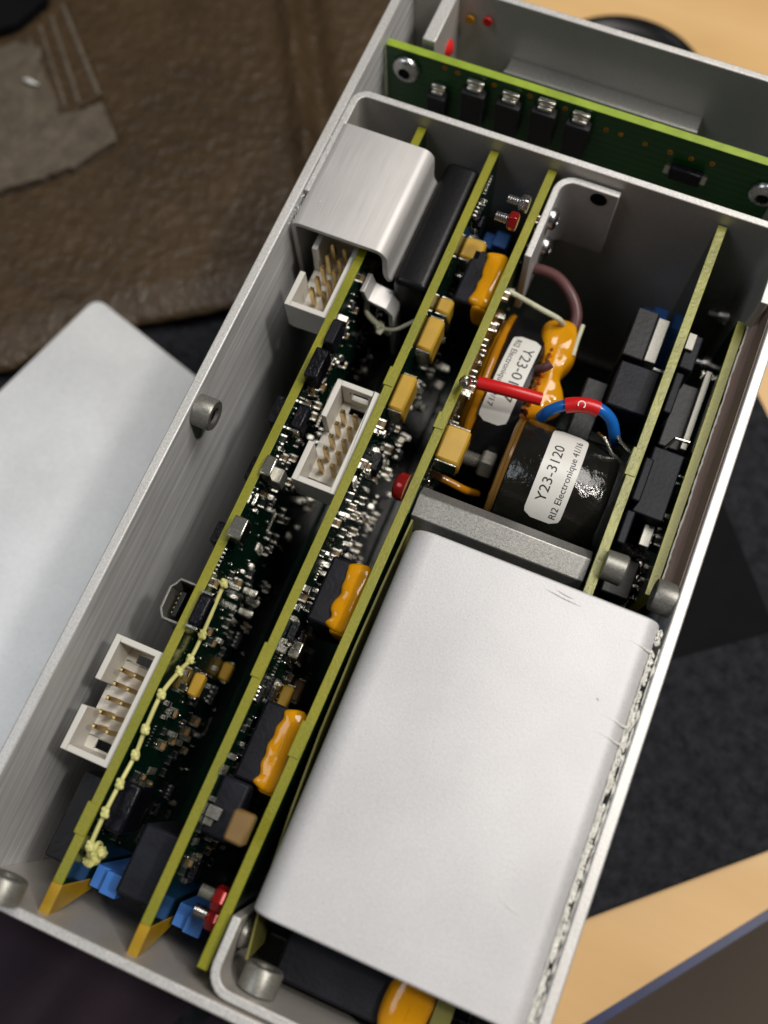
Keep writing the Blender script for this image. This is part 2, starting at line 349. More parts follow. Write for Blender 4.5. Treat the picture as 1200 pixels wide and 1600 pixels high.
# cloth
vs = []; nx, ny = 70, 50; mb = MB()
for i in range(nx+1):
    for j in range(ny+1):
        px = -260+i*640/nx; py = 1330+j*560/ny; p = oz(px, py, -62)
        q = (px*.6+py*.55)*.018; p.z = -64+3.2*math.sin(q*2.2+1.5*noise.noise(p*.02))+2.2*noise.noise(p*.03)-max(0, p.y+20)*.12
        p.y = min(p.y, -19.8) if p.x > -2 else p.y; vs.append(p)
mb.add(vs, [(i*(ny+1)+j, (i+1)*(ny+1)+j, (i+1)*(ny+1)+j+1, i*(ny+1)+j+1) for i in range(nx) for j in range(ny)], 0, True)
cl = obj('dark_cloth', mb, 'cloth'); md = cl.modifiers.new('t', 'SOLIDIFY'); md.thickness = .001
tag(cl, 'crumpled dark purple cloth lying below the near wall of the box', 'cloth')
# lens cap behind the box
lc = oz(968, 132, -59)
mb = MB(); mb.lathe([(0, 6.6), (14, 6.6), (14.8, 9.4), (17, 9.4), (17.8, 8.5), (20, 8.7), (21.2, 9.8), (22.8, 9.4), (23.3, 8.4), (23.3, 0), (0, 0)], (lc.x, lc.y, -68.6), (0, 0, 1), 64)
tag(obj('rubber_ring', mb, 'rubber'), 'round ribbed black rubber cap standing on the wood behind the box', 'cap')

# ================================================================== the enclosure
en_ = thing('metal_enclosure', 'open brushed aluminium box with rough cut rims, holding all the circuit boards', 'enclosure', (43, 69, -64))
def wall(name, x0, x1, y0, y1, z0, z1, mats, parent=en_, bev=.22):
    mb = MB(); mb.box(x0, x1, y0, y1, z0, z1); mb.m[5] = 1; return obj(name, mb, mats, parent, bev)
ZB = -62.5
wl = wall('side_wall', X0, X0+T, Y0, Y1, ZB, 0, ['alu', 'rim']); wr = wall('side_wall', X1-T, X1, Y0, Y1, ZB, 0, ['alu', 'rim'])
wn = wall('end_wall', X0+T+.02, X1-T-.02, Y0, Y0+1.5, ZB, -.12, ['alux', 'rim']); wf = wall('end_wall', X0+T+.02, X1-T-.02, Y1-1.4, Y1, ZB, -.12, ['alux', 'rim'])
mb = MB(); mb.box(X0, X1, Y0, Y1, ZB-1.7, ZB-.02); obj('floor_plate', mb, 'alu', en_)
path = [(2.6, 104)]+[(2.6+2.3-2.3*math.cos(math.radians(q)), 124.6+2.3*math.sin(math.radians(q))) for q in range(0, 91, 15)]+[(2.6+2.3+74.9+2.3*math.sin(math.radians(q)), 124.6+2.3*math.cos(math.radians(q))) for q in range(0, 91, 15)]+[(82.1, 112)]
def sheet(name, path, th, axis, a0, a1, mats, parent=None, bev=.15, top=True):
    mb = MB(); mb.strip(path, th, axis, a0, a1)
    if top:
        n = len(path)-1
        for i in range(n): mb.m[4*i+3] = 1
    return obj(name, mb, mats, parent, bev)
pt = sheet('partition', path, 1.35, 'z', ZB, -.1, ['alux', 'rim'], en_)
def standoff(o, axis, L, R, parent=en_, mat='dsteel'):
    mb = MB(); mb.lathe([(R*.5, -L+.6), (R*.5, -.05), (R*.56, 0), (R*.93, 0), (R, -.35), (R, -L)], o, axis, 32)
    so = obj('standoff', mb, mat, parent); mb = MB(); mb.lathe([(0, -.6), (R*.49, -.6), (R*.49, -1.2), (R*.49, -1.5)], o, axis, 20); obj('threaded_hole', mb, 'dark', so); return so
standoff(ox(336, 650, 5.0), (1, 0, 0), 3.2, 2.75)
standoff(ox(1020, 928, 80.6), (-1, 0, 0), 3.3, 2.7)
standoff(oy(14, 1368, -14), (0, 1, 0), 3.3, 3.0)
standoff(oy(416, 1510, -12), (0, 1, 0), 3.4, 2.85)
for a_, b_ in ((1133, 497), (1106, 572)):
    p = ox(a_, b_, 81); mb = MB(); mb.lathe([(0, -3.6), (.9, -3.4), (.9, -1.6), (1.7, -1.5), (2.1, 0), (2.2, 1.3), (1.5, 1.4), (1.5, 2.8)], p, (1, 0, 0), 20); obj('screw', mb, 'steel', en_)
mb = MB()
for k in range(150):
    y = rnd.triangular(96, 128, 112); mb.blob((1.95+rnd.uniform(-.2, .5), y, -.35-abs(rnd.gauss(0, .9))), rnd.uniform(.05, .17), 0, 6, 1.5, (1, rnd.uniform(1, 4), .7))
obj('metal_burr', mb, 'rim', wl)
# streaked brown strip with a ragged edge on the right wall
mb = MB(); ys = [i*.7 for i in range(86, 166)]; vs = []
for y in ys:
    q = .2*noise.noise(Vector((y*.15, 0, 0)))+.2*noise.noise(Vector((y*1.6, 5, 0)))
    vs += [(83.62, y, -1.1), (83.5, y, -7.0), (82.15+q*.6, y, -8.2+q), (82.1+q*.5, y, -30), (83.82, y, -1.1), (83.82, y, -30)]
n_ = 6
mb.add(vs, [(n_*i+a1, n_*i+b1, n_*(i+1)+b1, n_*(i+1)+a1) for i in range(len(ys)-1) for a1, b1 in ((0, 1), (1, 2), (2, 3), (3, 5), (5, 4), (4, 0))], 0); obj('brown_strip', mb, 'streakbrown', wr)
mb = MB(); mb.tube([(82.15+.6*(.2*noise.noise(Vector((y*.15, 0, 0)))+.2*noise.noise(Vector((y*1.6, 5, 0)))), y, -8.15+.2*noise.noise(Vector((y*.15, 0, 0)))+.2*noise.noise(Vector((y*1.6, 5, 0)))) for y in ys], lambda t: .17+.16*noise.noise(Vector((t*90, 0, 0))), 8, 0, False); obj('paste_bead', mb, 'paste', wr)
# far compartment fittings
wall('divider_post', 8.7, 11.3, 142.6, 155.6, ZB, -.6, ['alux', 'rim'])
mb = MB(); mb.box(22.8, 62.3, 150.6, 155.7, -13.4, -12.7); mb.box(22.8, 62.3, 150.6, 151.3, -12.7, -11.4); obj('wall_ledge', mb, 'bar', en_, .15)
for (a_, b_), mt_ in (((735, 30), 'glue'), ((762, 33), 'redled')):
    mb = MB(); p = oy(a_, b_, 155.5); mb.lathe([(1.0, 0), (.9, .4)], p, (0, -1, 0), 16); obj('grommet', mb, mt_, en_)
mb = MB(); mb.blob(oy(692, 74, 150), 2.2, n=16); obj('indicator', mb, 'redled', en_)

# ================================================================== small parts library
def star_screw(p, axis, R, parent, mat='steel', rod=0):
    mb = MB(); mb.lathe([(R, 0), (R, .5), (R*.93, 1.0), (R*.72, 1.45), (R*.45, 1.6), (R*.43, 1.0), (0, .95)], p, axis, 28)
    if rod: mb.lathe([(.9, -rod), (.9, 0)], p, axis, 12)
    h = obj('screw', mb, mat, parent); a_ = Vector(axis).normalized(); u = a_.orthogonal().normalized(); v = a_.cross(u); mb = MB(); P0 = Vector(p)
    poly = []
    for k in range(12):
        q = 2*math.pi*k/12; rr = R*(.43 if k % 2 == 0 else .27); poly.append((u*math.cos(q)+v*math.sin(q))*rr)
    b0 = [P0+a_*1.42+q for q in poly]; b1 = [P0+a_*1.0+q for q in poly]
    mb.add(b0+b1, [tuple(range(12)), tuple(range(12, 24))]+[(k, (k+1) % 12, 12+(k+1) % 12, 12+k) for k in range(12)]); obj('socket', mb, 'dark', h); return h
def nut(p, axis, R, h, rod, parent, mat='steel', rmat='steel'):
    a_ = Vector(axis).normalized(); u = a_.orthogonal().normalized(); v = a_.cross(u); P0 = Vector(p); mb = MB()
    rings = [(R*.9, 0), (R, .3), (R, h-.35), (R*.86, h)]
    vs = [P0+a_*t+(u*math.cos(math.pi*k/3)+v*math.sin(math.pi*k/3))*r_ for r_, t in rings for k in range(6)]
    fs = [(i*6+k, i*6+(k+1) % 6, (i+1)*6+(k+1) % 6, (i+1)*6+k) for i in range(3) for k in range(6)]+[tuple(range(18, 24)), tuple(range(5, -1, -1))]
    mb.add(vs, fs); n_ = obj('nut', mb, mat, parent, .12)
    mb = MB(); prof = []; t = h-.4
    while t < h+rod: prof += [(R*.42, t), (R*.52, t+.2)]; t += .4
    prof.append((0, t)); mb.lathe(prof, p, axis, 18); obj('threaded_rod', mb, rmat, parent); return n_
def header(parent, x0, x1, y0, y1, zt, nlo, nhi, lean=0, depth=7.3):
    mb = MB(); w_ = 1.0; zb = zt-depth; zf = zt-6.6
    mb.box(x0, x0+w_, y0, nlo, zb, zt); mb.box(x0, x0+w_, nhi, y1, zb, zt); mb.box(x0, x0+w_, nlo, nhi, zb, zf)
    mb.box(x1-w_, x1, y0, y1, zb, zt)
    for ya, yb_ in ((y0, y0+w_), (y1-w_, y1)):
        mb.box(x0+w_, x1-w_, ya, yb_, zb, zt-3.2 if ya > y0 and lean == 1 else zt) if not (ya > y0 and lean == 1) else None
    if lean == 1:
        mb.box(x0+w_, x1-w_, y1-w_, y1, zt-1.6, zt); mb.box(x0+w_, x0+2.6, y1-w_, y1, zb, zt-1.6); mb.box(x1-2.0, x1-w_, y1-w_, y1, zb, zt-1.6); mb.box(x0+2.6, x1-2.0, y1-w_, y1, zb, zt-4.6)
    mb.box(x0+w_, x1-w_, y0+3.0, y1-3.0, zb, zf); mb.box(x0+w_, x0+2.6, y0+w_, y0+3.0, zb, zf); mb.box(x0+w_, x0+2.6, y1-3, y1-w_, zb, zf)
    mb.box(x1-1.9, x1-w_, y0+w_, y0+3.0, zb, zf); mb.box(x1-1.9, x1-w_, y1-3, y1-w_, zb, zf)
    mb.box(x0+2.6, x1-1.9, y0+w_, y0+1.5, zb, zf); mb.box(x0+2.6, x1-1.9, y1-1.5, y1-w_, zb, zf)
    hd = obj('pin_header', mb, 'white', parent, .12)
    yc = (y0+y1)/2; xc = (x0+x1)/2+.1; first = None; k0 = 2.54
    for i in range(5):
        for j in range(2):
            px_, py_ = xc+(j-.5)*2.3, yc+(i-2)*2.54*(y1-y0)/20.0*.97
            if first is None:
                mb = MB(); q = .36; zt_ = zt-.6
                mb.box(px_-q, px_+q, py_-q, py_+q, zf-.2, zt_-.4); b_ = len(mb.v)
                vs = [(px_+sx_*q, py_+sy_*q, zt_-.4) for sx_, sy_ in ((-1, -1), (1, -1), (1, 1), (-1, 1))]+[(px_+sx_*q*.5, py_+sy_*q*.5, zt_) for sx_, sy_ in ((-1, -1), (1, -1), (1, 1), (-1, 1))]
                mb.add(vs, [(0, 1, 5, 4), (1, 2, 6, 5), (2, 3, 7, 6), (3, 0, 4, 7), (4, 5, 6, 7)]); first = obj('pin', mb, 'gold', hd); base = (px_, py_)
            else:
                c = copy(first, (0, 0, 0), hd); c.location = Vector(first.location)+Vector((px_-base[0], py_-base[1], 0))*S
    # tail of bent pins towards the board
    return hd
def block(parent, name, x0, x1, y0, y1, z0, z1, mat, bev=.25, tilt=0):
    mb = MB(); mb.box(x0, x1, y0, y1, z0, z1); return obj(name, mb, mat, parent, bev)

# shared little surface parts, flat against +x; local origin on the board face
def proto(name, build, mats, bev=.06):
    mb = MB(); build(mb); me = bpy.data.meshes.new(name); me.from_pydata([v*S for v in mb.v], [], mb.f)
    for q in mats: me.materials.append(MAT[q])
    me.polygons.foreach_set('material_index', mb.m); me.polygons.foreach_set('use_smooth', mb.sm); me.update(); return name, me
def res(mb): mb.box(0, .55, -.75, .75, -.5, .5, 0); mb.box(-.02, .6, -1.05, -.7, -.53, .53, 1); mb.box(-.02, .6, .7, 1.05, -.53, .53, 1)
def capc(mb): mb.box(0, .9, -.7, .7, -.55, .55, 0); mb.box(-.02, .95, -1.05, -.65, -.6, .6, 1); mb.box(-.02, .95, .65, 1.05, -.6, .6, 1)
def sot(mb):
    mb.box(.15, 1.1, -1.4, 1.4, -.7, .7, 0)
    for y, s_ in ((-.95, 1), (.95, 1), (0, -1)): mb.box(0, .3, y-.22, y+.22, s_*.6, s_*1.3, 1) if s_ > 0 else mb.box(0, .3, y-.22, y+.22, -1.3, -.6, 1)
def soic(mb):
    mb.box(.2, 1.6, -2.5, 2.5, -1.9, 1.9, 0)
    for i in range(4):
        y = -1.9+i*1.27
        for s_ in (-1, 1): mb.obox((.35, y, s_*2.35), (.3, 0, -s_*.12), (0, .2, 0), (.05, 0, s_*.5), 1)
def sticks(mb):
    for i in range(7):
        y = -2.9+i*.95; mb.box(0, .25, y-.2, y+.2, -.9, .9, 0)
def ball(mb): mb.blob((.25, 0, 0), .42, 0, 8)
PR = dict(chip_resistor=proto('chip_resistor', res, ['black', 'tin']), chip_capacitor=proto('chip_capacitor', capc, ['tand', 'tin']), transistor=proto('transistor', sot, ['shiny', 'tin']),
          logic_chip=proto('logic_chip', soic, ['shiny', 'tin']), lead_row=proto('lead_row', sticks, ['tin']), solder_joint=proto('solder_joint', ball, ['tin']))
def place(kind, parent, x, y, z, side=1, rot=0, sc_=1):
    n_, me = PR[kind]; o = bpy.data.objects.new(n_, me); C.objects.link(o); o.parent = parent; o.location = Vector((x, y, z))*S-wloc(parent)
    o.rotation_euler = (rot, 0, 0) if side > 0 else (rot, 0, math.pi); o.scale = (sc_,)*3; return o

# ================================================================== circuit boards
def board(x, ya, yb_, ztop, zbot, label, slope=0, amber=True, edge='edge', tabs=(), group='upright circuit boards in the box'):
    t_ = thing('circuit_board', label, 'circuit board', (x+.8, (ya+yb_)/2, zbot), group)
    yg = -13.2 if amber else ya
    mb = MB(); mb.prism([(yg, ztop), (yb_, ztop), (yb_, zbot), (yg, zbot)], 'x', x, x+1.6, 0, 1)
    for i, v in enumerate(mb.v): v.x += slope*(v.y-60)
    for k, (a_, b_) in enumerate(tabs):
        n0 = len(mb.v); mb.box(x-.35, x+1.45, a_, b_, ztop-1.6, ztop+.18, 0)
        for v in mb.v[n0:]: v.x += slope*(v.y-60)
    sub = obj('laminate', mb, [edge, 'mask'], t_, .09)
    if amber:
        mb = MB(); mb.prism([(-18, ztop), (yg-.02, ztop), (yg-.02, -27), (-14, -24)], 'x', x, x+1.6); obj('bare_laminate', mb, 'amber', sub, .09)
    return t_
B1 = board(14.7, -18, 126, -3, -57, 'leftmost long green circuit board, next to the left wall, with yellow wire', tabs=((-6.2, -1.5),))
B2 = board(28.8, -18, 126, -3, -57, 'second long green circuit board from the left wall, with a white header mid way', tabs=((24, 29.5), (76, 79.5)))
B3 = board(39.25, -15.2, 126, -3, -57, 'third long circuit board from the left wall, running along the silver cover', slope=.0085, amber=False, tabs=((15.5, 21), (72, 75)))
B4 = board(70.6, 50, 126, -3, -57, 'short circuit board right of the two coils, with a rough frosted top edge', slope=.007, amber=False, edge='edge2', tabs=((76, 81),))
B5 = board(80.2, 60, 112.5, -8, -57, 'low circuit board facing the brown strip of the right wall', amber=False, edge='edge')
BF = thing('driver_board', 'bright green circuit board behind the partition, with five metal tabbed transistors', 'circuit board', (40, 141, -50))
mb = MB(); mb.prism([(2.4, -2), (79.5, -2), (79.5, -50), (2.4, -50)], 'y', 140.1, 141.7, 0, 1)
for a_, b_ in ((695, 106), (715, 114), (772, 133), (828, 150), (883, 170), (947, 203), (970, 210), (1008, 225), (1047, 238), (1080, 248), (1113, 256)):
    p = oy(a_, b_, 140.1); mb.lathe([(.5, 0), (.5, .06), (.28, .07), (.26, -.05), (0, -.05)], p, (0, -1, 0), 12, 2)
lamf = obj('laminate', mb, ['edgefar', 'mask2', 'glued'], BF, .09)
for k, (a_, b_) in enumerate(((685, 137), (743, 132), (798, 150), (854, 162), (908, 182))):
    p = oy(a_, b_, 139.2); w_ = 2.35 if k else 1.9
    mb = MB(); mb.box(p.x-w_, p.x+w_, 137.6, 139.9, p.z-9.5, p.z-1.2); bd = obj('power_transistor', mb, 'black', BF, .25)
    mb = MB(); mb.box(p.x-w_*.72, p.x+w_*.72, 138.9, 139.9, p.z-1.2, p.z+.7); mb.box(p.x-w_*.6, p.x+w_*.6, 138.2, 138.9, p.z-1.3, p.z-.3); obj('metal_tab', mb, 'tin', bd, .2)
p = oy(1070, 274, 138.6)
mb = MB(); mb.box(p.x-3.1, p.x+3.1, 138.4, 139.9, p.z-2.2, p.z+.9); ch = obj('diode', mb, 'shiny', BF, .3); mb = MB(); mb.box(p.x-4, p.x-3.1, 139.2, 140, p.z-1.8, p.z+.4); mb.box(p.x+3.1, p.x+4, 139.2, 140, p.z-1.8, p.z+.4); obj('end_cap', mb, 'tin', ch)
star_screw(oy(636, 106, 139.9), (0, -1, 0), 2.75, BF); star_screw(oy(1194, 301, 139.9), (0, -1, 0), 2.75, BF)

bk = thing('backplane', 'dark green backplane board on the floor of the box, below the upright boards', 'circuit board', (43, 53, ZB))
mb = MB(); mb.box(2.2, 83.3, -16.8, 123.8, ZB+.4, ZB+2.0); obj('laminate', mb, 'mask', bk, .1)
for x_ in (22, 56): block(bk, 'connector_row', x_-2.2, x_+2.2, 4, 112, ZB+2.02, ZB+7, 'dark', 0)
# --- headers and connector
header(B1, 6.4, 14.55, 3.4, 22.0, -4, 10.4, 14.6)
header(B2, 20.9, 28.65, 55.4, 74.6, -4, 62.6, 67.4, lean=1)
header(B1, 6.5, 14.55, 84.2, 103.4, -4.2, 91.2, 96)
zt = -4.6; loop = [(14.5, 27.0), (11.6, 27.0), (11.0, 27.8), (10.7, 28.3), (10.6, 31.9), (11.2, 32.7), (11.6, 33.6), (14.5, 33.6)]
mb = MB(); mb.strip(loop, .4, 'z', zt-9, zt); us = obj('usb_socket', mb, 'dsteel', B1, .08)
mb = MB(); mb.box(12.4, 13.2, 27.8, 32, zt-8, zt-.8); tg = obj('tongue', mb, 'black', us, .1); mb = MB()
for k in range(5): mb.box(12.2, 12.4, 28.2+k*.8, 28.5+k*.8, zt-7, zt-1)
obj('contacts', mb, 'gold', tg); mb = MB(); mb.box(11.2, 14.4, 26.6, 33.2, zt-8.9, zt-8.3); obj('socket_base', mb, 'black', us)

def cap_on(parent, px, py, x, side, w=2.2, l=3.3, h=3, mat='tan', silver=True, dz=3):      # moulded capacitor whose top sits at the pixel
    p = ox(px, py, x); mb = MB(); x0, x1 = (x-h, x) if side < 0 else (x, x+h)
    mb.box(x0, x1, p.y-l, p.y+l, p.z-w*2, p.z); b_ = obj('tantalum_capacitor', mb, mat, parent, .35, 1)
    if silver:
        mb = MB(); mb.box(x0+.3*h, x1, p.y-l-.35, p.y-l, p.z-w*1.7, p.z-.4); mb.box(x0+.3*h, x1, p.y+l, p.y+l+.35, p.z-w*1.7, p.z-.4); obj('terminal', mb, 'tin', b_, .1)
    return b_
def cap_at(parent, x0, x1, y0, y1, z0, z1, mat='tan'):
    mb = MB(); mb.box(x0, x1, y0, y1, z0, z1); b_ = obj('tantalum_capacitor', mb, mat, parent, .4, 1)
    mb = MB(); mb.box(x0+.2, x1-.3, y0-.3, y0, z0+.3, z1-.5); mb.box(x0+.2, x1-.3, y1, y1+.3, z0+.3, z1-.5); obj('terminal', mb, 'tin', b_, .08); return b_
cap_at(B2, 30.5, 33.5, 85.5, 92, -10.5, -5.0); cap_at(B2, 30.5, 33.3, 73, 79.8, -10, -4.0)
cap_at(B2, 30.5, 34.4, 106, 110.5, -12, -7); cap_at(B2, 30.5, 33.2, 94.5, 97.6, -12, -7.5)
cap_at(B3, 41.0, 45.2, 67.8, 74.2, -9.5, -4.4)
cap_on(B1, 297, 1066, 16.4, 1, 1.2, 2, 2); cap_on(B1, 344, 1046, 16.4, 1, 1.1, 1.7, 2); cap_on(B2, 436, 1085, 30.5, 1, 1.2, 2, 2, 'tan'); cap_on(B2, 455, 1075, 30.5, 1, 1.2, 2, 2, 'tand')
cap_on(B3, 388, 1300, 38.7, -1, 1.6, 2.2, 3.0, 'tand', False)
# --- glued inductors on the left face of board three
def inductor(ya, yb_, zt, x0=31.8, x1=38.95, seed=0):
    mb = MB(); mb.box(x0, x1, ya, yb_, zt-17, zt); b_ = obj('inductor', mb, 'slate', B3, .5)
    xm = x0+(x1-x0)*.46; out = []; n_ = 9
    for k in range(n_): out.append((xm+.8*noise.noise(Vector((k*.6, seed, 0)))*1.1, ya+.4+(yb_-ya-.8)*k/(n_-1), zt))
    out += [(x1-.3, yb_-.1, zt), (x1+.1, (ya+yb_)/2, zt), (x1-.3, ya+.1, zt)]
    mb = MB(); mb.glue(out, ((xm+x1)/2, ya+2.2, zt), ((xm+x1)/2, yb_-2.2, zt), (0, 0, 1), .95, wob=.35)
    mb.glue([(x1-2.9, ya+.0, zt-.2), (x1-.1, ya, zt-.2), (x1-.1, ya, zt-5), (x1-2.5, ya, zt-5.5)], (x1-1.4, ya, zt-1.5), (x1-1.4, ya, zt-4), (0, -1, 0), .6)
    obj('glue_bead', mb, 'glue', b_)
inductor(35.8, 47.2, -8, seed=1); inductor(9.5, 22.0, -8, seed=5, x0=31.4, x1=38.6); inductor(97.5, 108.6, -7, x0=32.6, x1=39.3, seed=9)
# --- scattered parts
def scatter(B, xf, kinds, ya, yb_, za, zb, avoid=(), side=1):
    used = []
    for kind, n_, rad in kinds:
        c = 0; tries = 0
        while c < n_ and tries < 4000:
            tries += 1; y = rnd.uniform(ya, yb_); z = -abs(rnd.triangular(-za, -zb, -za)); z = za+round((z-za)/1.9)*1.9+rnd.uniform(-.15, .15); y = round(y/1.1)*1.1
            if any(a0 < y < a1 and b0 < z < b1 for a0, a1, b0, b1 in avoid): continue
            if any((y-u)**2+(z-v)**2 < (rad+r_)**2*.8 for u, v, r_ in used): continue
            used.append((y, z, rad)); c += 1
            place(kind, B, xf, y, z, side, rnd.choice((0, 0, math.pi/2)), rnd.uniform(.5, .85))
    mb = MB()
    for k in range(1800):
        y = rnd.uniform(ya, yb_); z = rnd.uniform(zb, za); mb.add([(xf+side*.02, y-.12, z), (xf+side*.02, y, z-.12), (xf+side*.02, y+.12, z), (xf+side*.02, y, z+.12), (xf+side*.14, y, z)], [(0, 1, 4), (1, 2, 4), (2, 3, 4), (3, 0, 4)])
    so = obj('solder_dots', mb, 'tin', B); so['kind'] = 'stuff'
scatter(B1, 16.32, (('logic_chip', 9, 3), ('transistor', 20, 1.6), ('lead_row', 16, 2), ('chip_capacitor', 75, .9), ('chip_resistor', 98, .85), ('solder_joint', 98, .5)), -8, 112, -4.5, -54, avoid=((-12, 33, -12, 0),))
scatter(B2, 30.42, (('logic_chip', 14, 3), ('transistor', 28, 1.6), ('lead_row', 14, 2), ('chip_capacitor', 85, 1.1), ('chip_resistor', 95, 1.0), ('solder_joint', 60, .6)), -6, 122, -4.5, -54, avoid=((72, 111, -13, 0),))
scatter(B3, 41.1, (('chip_capacitor', 14, 1.1), ('chip_resistor', 16, 1), ('solder_joint', 20, .6)), 64, 122, -5, -30)
scatter(B5, 79.95, (('chip_capacitor', 24, 1.1), ('chip_resistor', 24, 1), ('transistor', 8, 1.6)), 62, 108, -18, -45, side=-1)
# left faces: parts that peek over the edge
for a_, b_, w_, l_ in ((396, 732, 1.5, 2.2), (342, 832, 1.4, 1.9), (434, 640, 1.4, 2.6), (484, 572, 1.4, 2.0)):
    p = ox(a_, b_, 13.4); block(B1, 'small_chip', 12.5, 14.66, p.y-l_, p.y+l_, p.z-3, p.z+.2, 'shiny', .3)
# crystals, diodes and chips close to the rim of board one
def chip_px(B, name, px, py, xf, dy, dz, h, mat, bev=.2, caps=False):
    p = ox(px, py, xf+h); mb = MB(); mb.box(xf, xf+h, p.y-dy/2, p.y+dy/2, p.z-dz, p.z); b_ = obj(name, mb, mat, B, bev)
    if caps:
        mb = MB(); mb.box(xf, xf+h*.9, p.y-dy/2-.5, p.y-dy/2, p.z-dz*.9, p.z-.1); mb.box(xf, xf+h*.9, p.y+dy/2, p.y+dy/2+.5, p.z-dz*.9, p.z-.1); obj('end_cap', mb, 'tin', b_, .08)
    return b_
chip_px(B1, 'fuse', 428, 730, 16.35, 3.4, 3.2, 1.9, 'tin'); chip_px(B1, 'fuse', 441, 745, 16.35, 2.6, 3.6, 3.2, 'dsteel'); chip_px(B1, 'fuse', 382, 828, 16.35, 3.6, 3.6, 2.4, 'tin'); chip_px(B1, 'fuse', 402, 781, 16.35, 2.4, 1.2, .8, 'tin')
chip_px(B1, 'diode', 322, 957, 16.35, 5.2, 2.6, 2.2, 'shiny', .5, True); chip_px(B1, 'diode', 478, 655, 16.35, 4.6, 2.6, 2.4, 'shiny', .5, True); chip_px(B1, 'logic_chip', 505, 570, 16.35, 5.6, 4.5, 2.4, 'shiny', .3)
chip_px(B1, 'logic_chip', 528, 520, 16.35, 4.6, 4.2, 1.8, 'slate', .3)
chip_px(B1, 'relay', 205, 1268, 16.35, 7.5, 8.5, 3.8, 'shiny', .5); block(B2, 'relay', 30.45, 35.0, 0.4, 9.4, -17, -6, 'slate', .5)
for k in range(3):
    chip_px(B2, 'lead', 322+k*11, 1292-k*9, 30.45, 1.8, 2.2, .8+k*.7, 'dsteel', .1)
chip_px(B2, 'crystal', 470, 1018, 30.45, 3, 4, 2, 'tin')
for a_, b_ in ((402, 930), (395, 962), (405, 945)): chip_px(B1, 'crystal', a_, b_, 16.4, 1.6, 1.6, 3.0, 'tin', .3)
# blocks hanging at the near end
block(B2, 'relay', 22.2, 28.7, -12.2, -1.5, -30, -8.5, 'slate', .5)
block(B1, 'relay', 8.6, 14.6, -12.5, 1.2, -34, -13, 'streakbrown' if False else 'black', .3); mb = MB(); mb.box(13.6, 14.6, -13.2, 0.5, -13, -9.5); obj('pale_spacer', mb, 'white', B1, .2)
def blue_conn(B, x0, ya, zt):
    mb = MB(); mb.box(x0, x0+5.0, ya, ya+3.4, zt-22, zt); mb.box(x0+2.2, x0+5.0, ya+.02, ya+3.4, zt, zt+1.6); return obj('edge_connector', mb, 'blue', B, .15)
blue_conn(B1, 16.7, -14, -14.5); blue_conn(B2, 30.9, -14, -14.5); blue_conn(B2, 31, 119, -22); blue_conn(B4, 65.3, 119.6, -30)

# board 4 and 5 power parts
def dpak(B, x0, x1, y0, y1, z0, z1, mat='black', tab=None, leads=None):
    mb = MB(); mb.box(x0, x1, y0, y1, z0, z1); b_ = obj('power_transistor', mb, mat, B, .3)
    if tab: mb = MB(); mb.box(*tab); obj('metal_tab', mb, 'dsteel', b_, .15)
    if leads:
        for q in leads: mb = MB(); mb.tube(q, .32, 8, 0, False); obj('lead', mb, 'tin', b_)
    return b_
dpak(B4, 63.5, 67.4, 99.5, 109.5, -22, -9, 'black', (67.5, 69.6, 100, 109, -20, -9.5))
dpak(B4, 63.9, 70.9, 88.8, 97.6, -20, -7.4, 'slate', (69.3, 70.9, 97.6, 98.3, -14, -7.4))
dpak(B4, 59.6, 63.6, 82.2, 94.8, -30, -12, 'black', None, [[(64.8, 84.6, -10.5), (65.8, 83.2, -8.5), (67.8, 81.2, -9), (70.4, 80.6, -10)], [(66.2, 87.8, -9), (66.2, 86.2, -8), (68.6, 83.6, -8.6), (70.8, 82.6, -9)]])
for ya, yb_ in ((99.3, 106.2), (90.5, 98.4), (73.8, 81.8), (66, 72)): 
    dpak(B4, 73.1, 75.6 if ya > 98 else 74.6, ya, yb_, -14, -6.5, 'slate', (72.9, 74.4, yb_-3.6, yb_-.3, -6.5, -5.8) if ya > 98 else None)
dpak(B5, 74.2, 79.6, 73.2, 85.8, -26, -10, 'slate', (77.4, 79.2, 69.2, 73.2, -14, -13), [[(76, 86.2, -11), (77, 88, -9.4), (79.4, 88.2, -9.6)]])
dpak(B5, 75.0, 79.6, 88, 101, -30, -14, 'black', (78.6, 79.8, 88, 104, -28, -12.5))
dpak(B5, 74.6, 79.6, 60.8, 68, -28, -18, 'black')

# ================================================================== wire with knots on board one
kn = [(350, 912), (316, 992), (297, 1030), (280, 1049), (252, 1085), (227, 1140), (211, 1180), (187, 1225), (164, 1270), (141, 1322)]
wr_ = thing('knotted_wire', 'pale yellow wire tied with small knots along the leftmost circuit board', 'wire', ox(250, 1085, 17.2))
P_ = [ox(a_, b_, 17.2) for a_, b_ in [(338, 880)]+kn+[(140, 1338), (152, 1318), (158, 1322), (150, 1338)]]; P_ = P_[1:]
mb = MB(); mb.tube(P_, .36, 10, 0, True, 5); obj('wire', mb, 'yel', wr_)
for a_, b_ in kn:
    mb = MB(); p = ox(a_, b_, 17.35); mb.blob(p, .66, 0, 16, .3, (1, 1.25, .85)); mb.blob(p+Vector((.45, -.3, .15)), .4, 0, 14, .1); mb.blob(p+Vector((-.3, .4, .25)), .4, 0, 14, .1); obj('knot', mb, 'yel', wr_)
mb = MB(); p = ox(146, 1338, 17.4); mb.blob(p, 1.25, 0, 20, .5, (1, 1.1, .8)); mb.blob(p+Vector((.8, .9, .3)), .9, 0, 18, .5); mb.blob(p+Vector((-.3, -1.0, .1)), .7, 0, 18, .5); obj('knot', mb, 'yel', wr_)

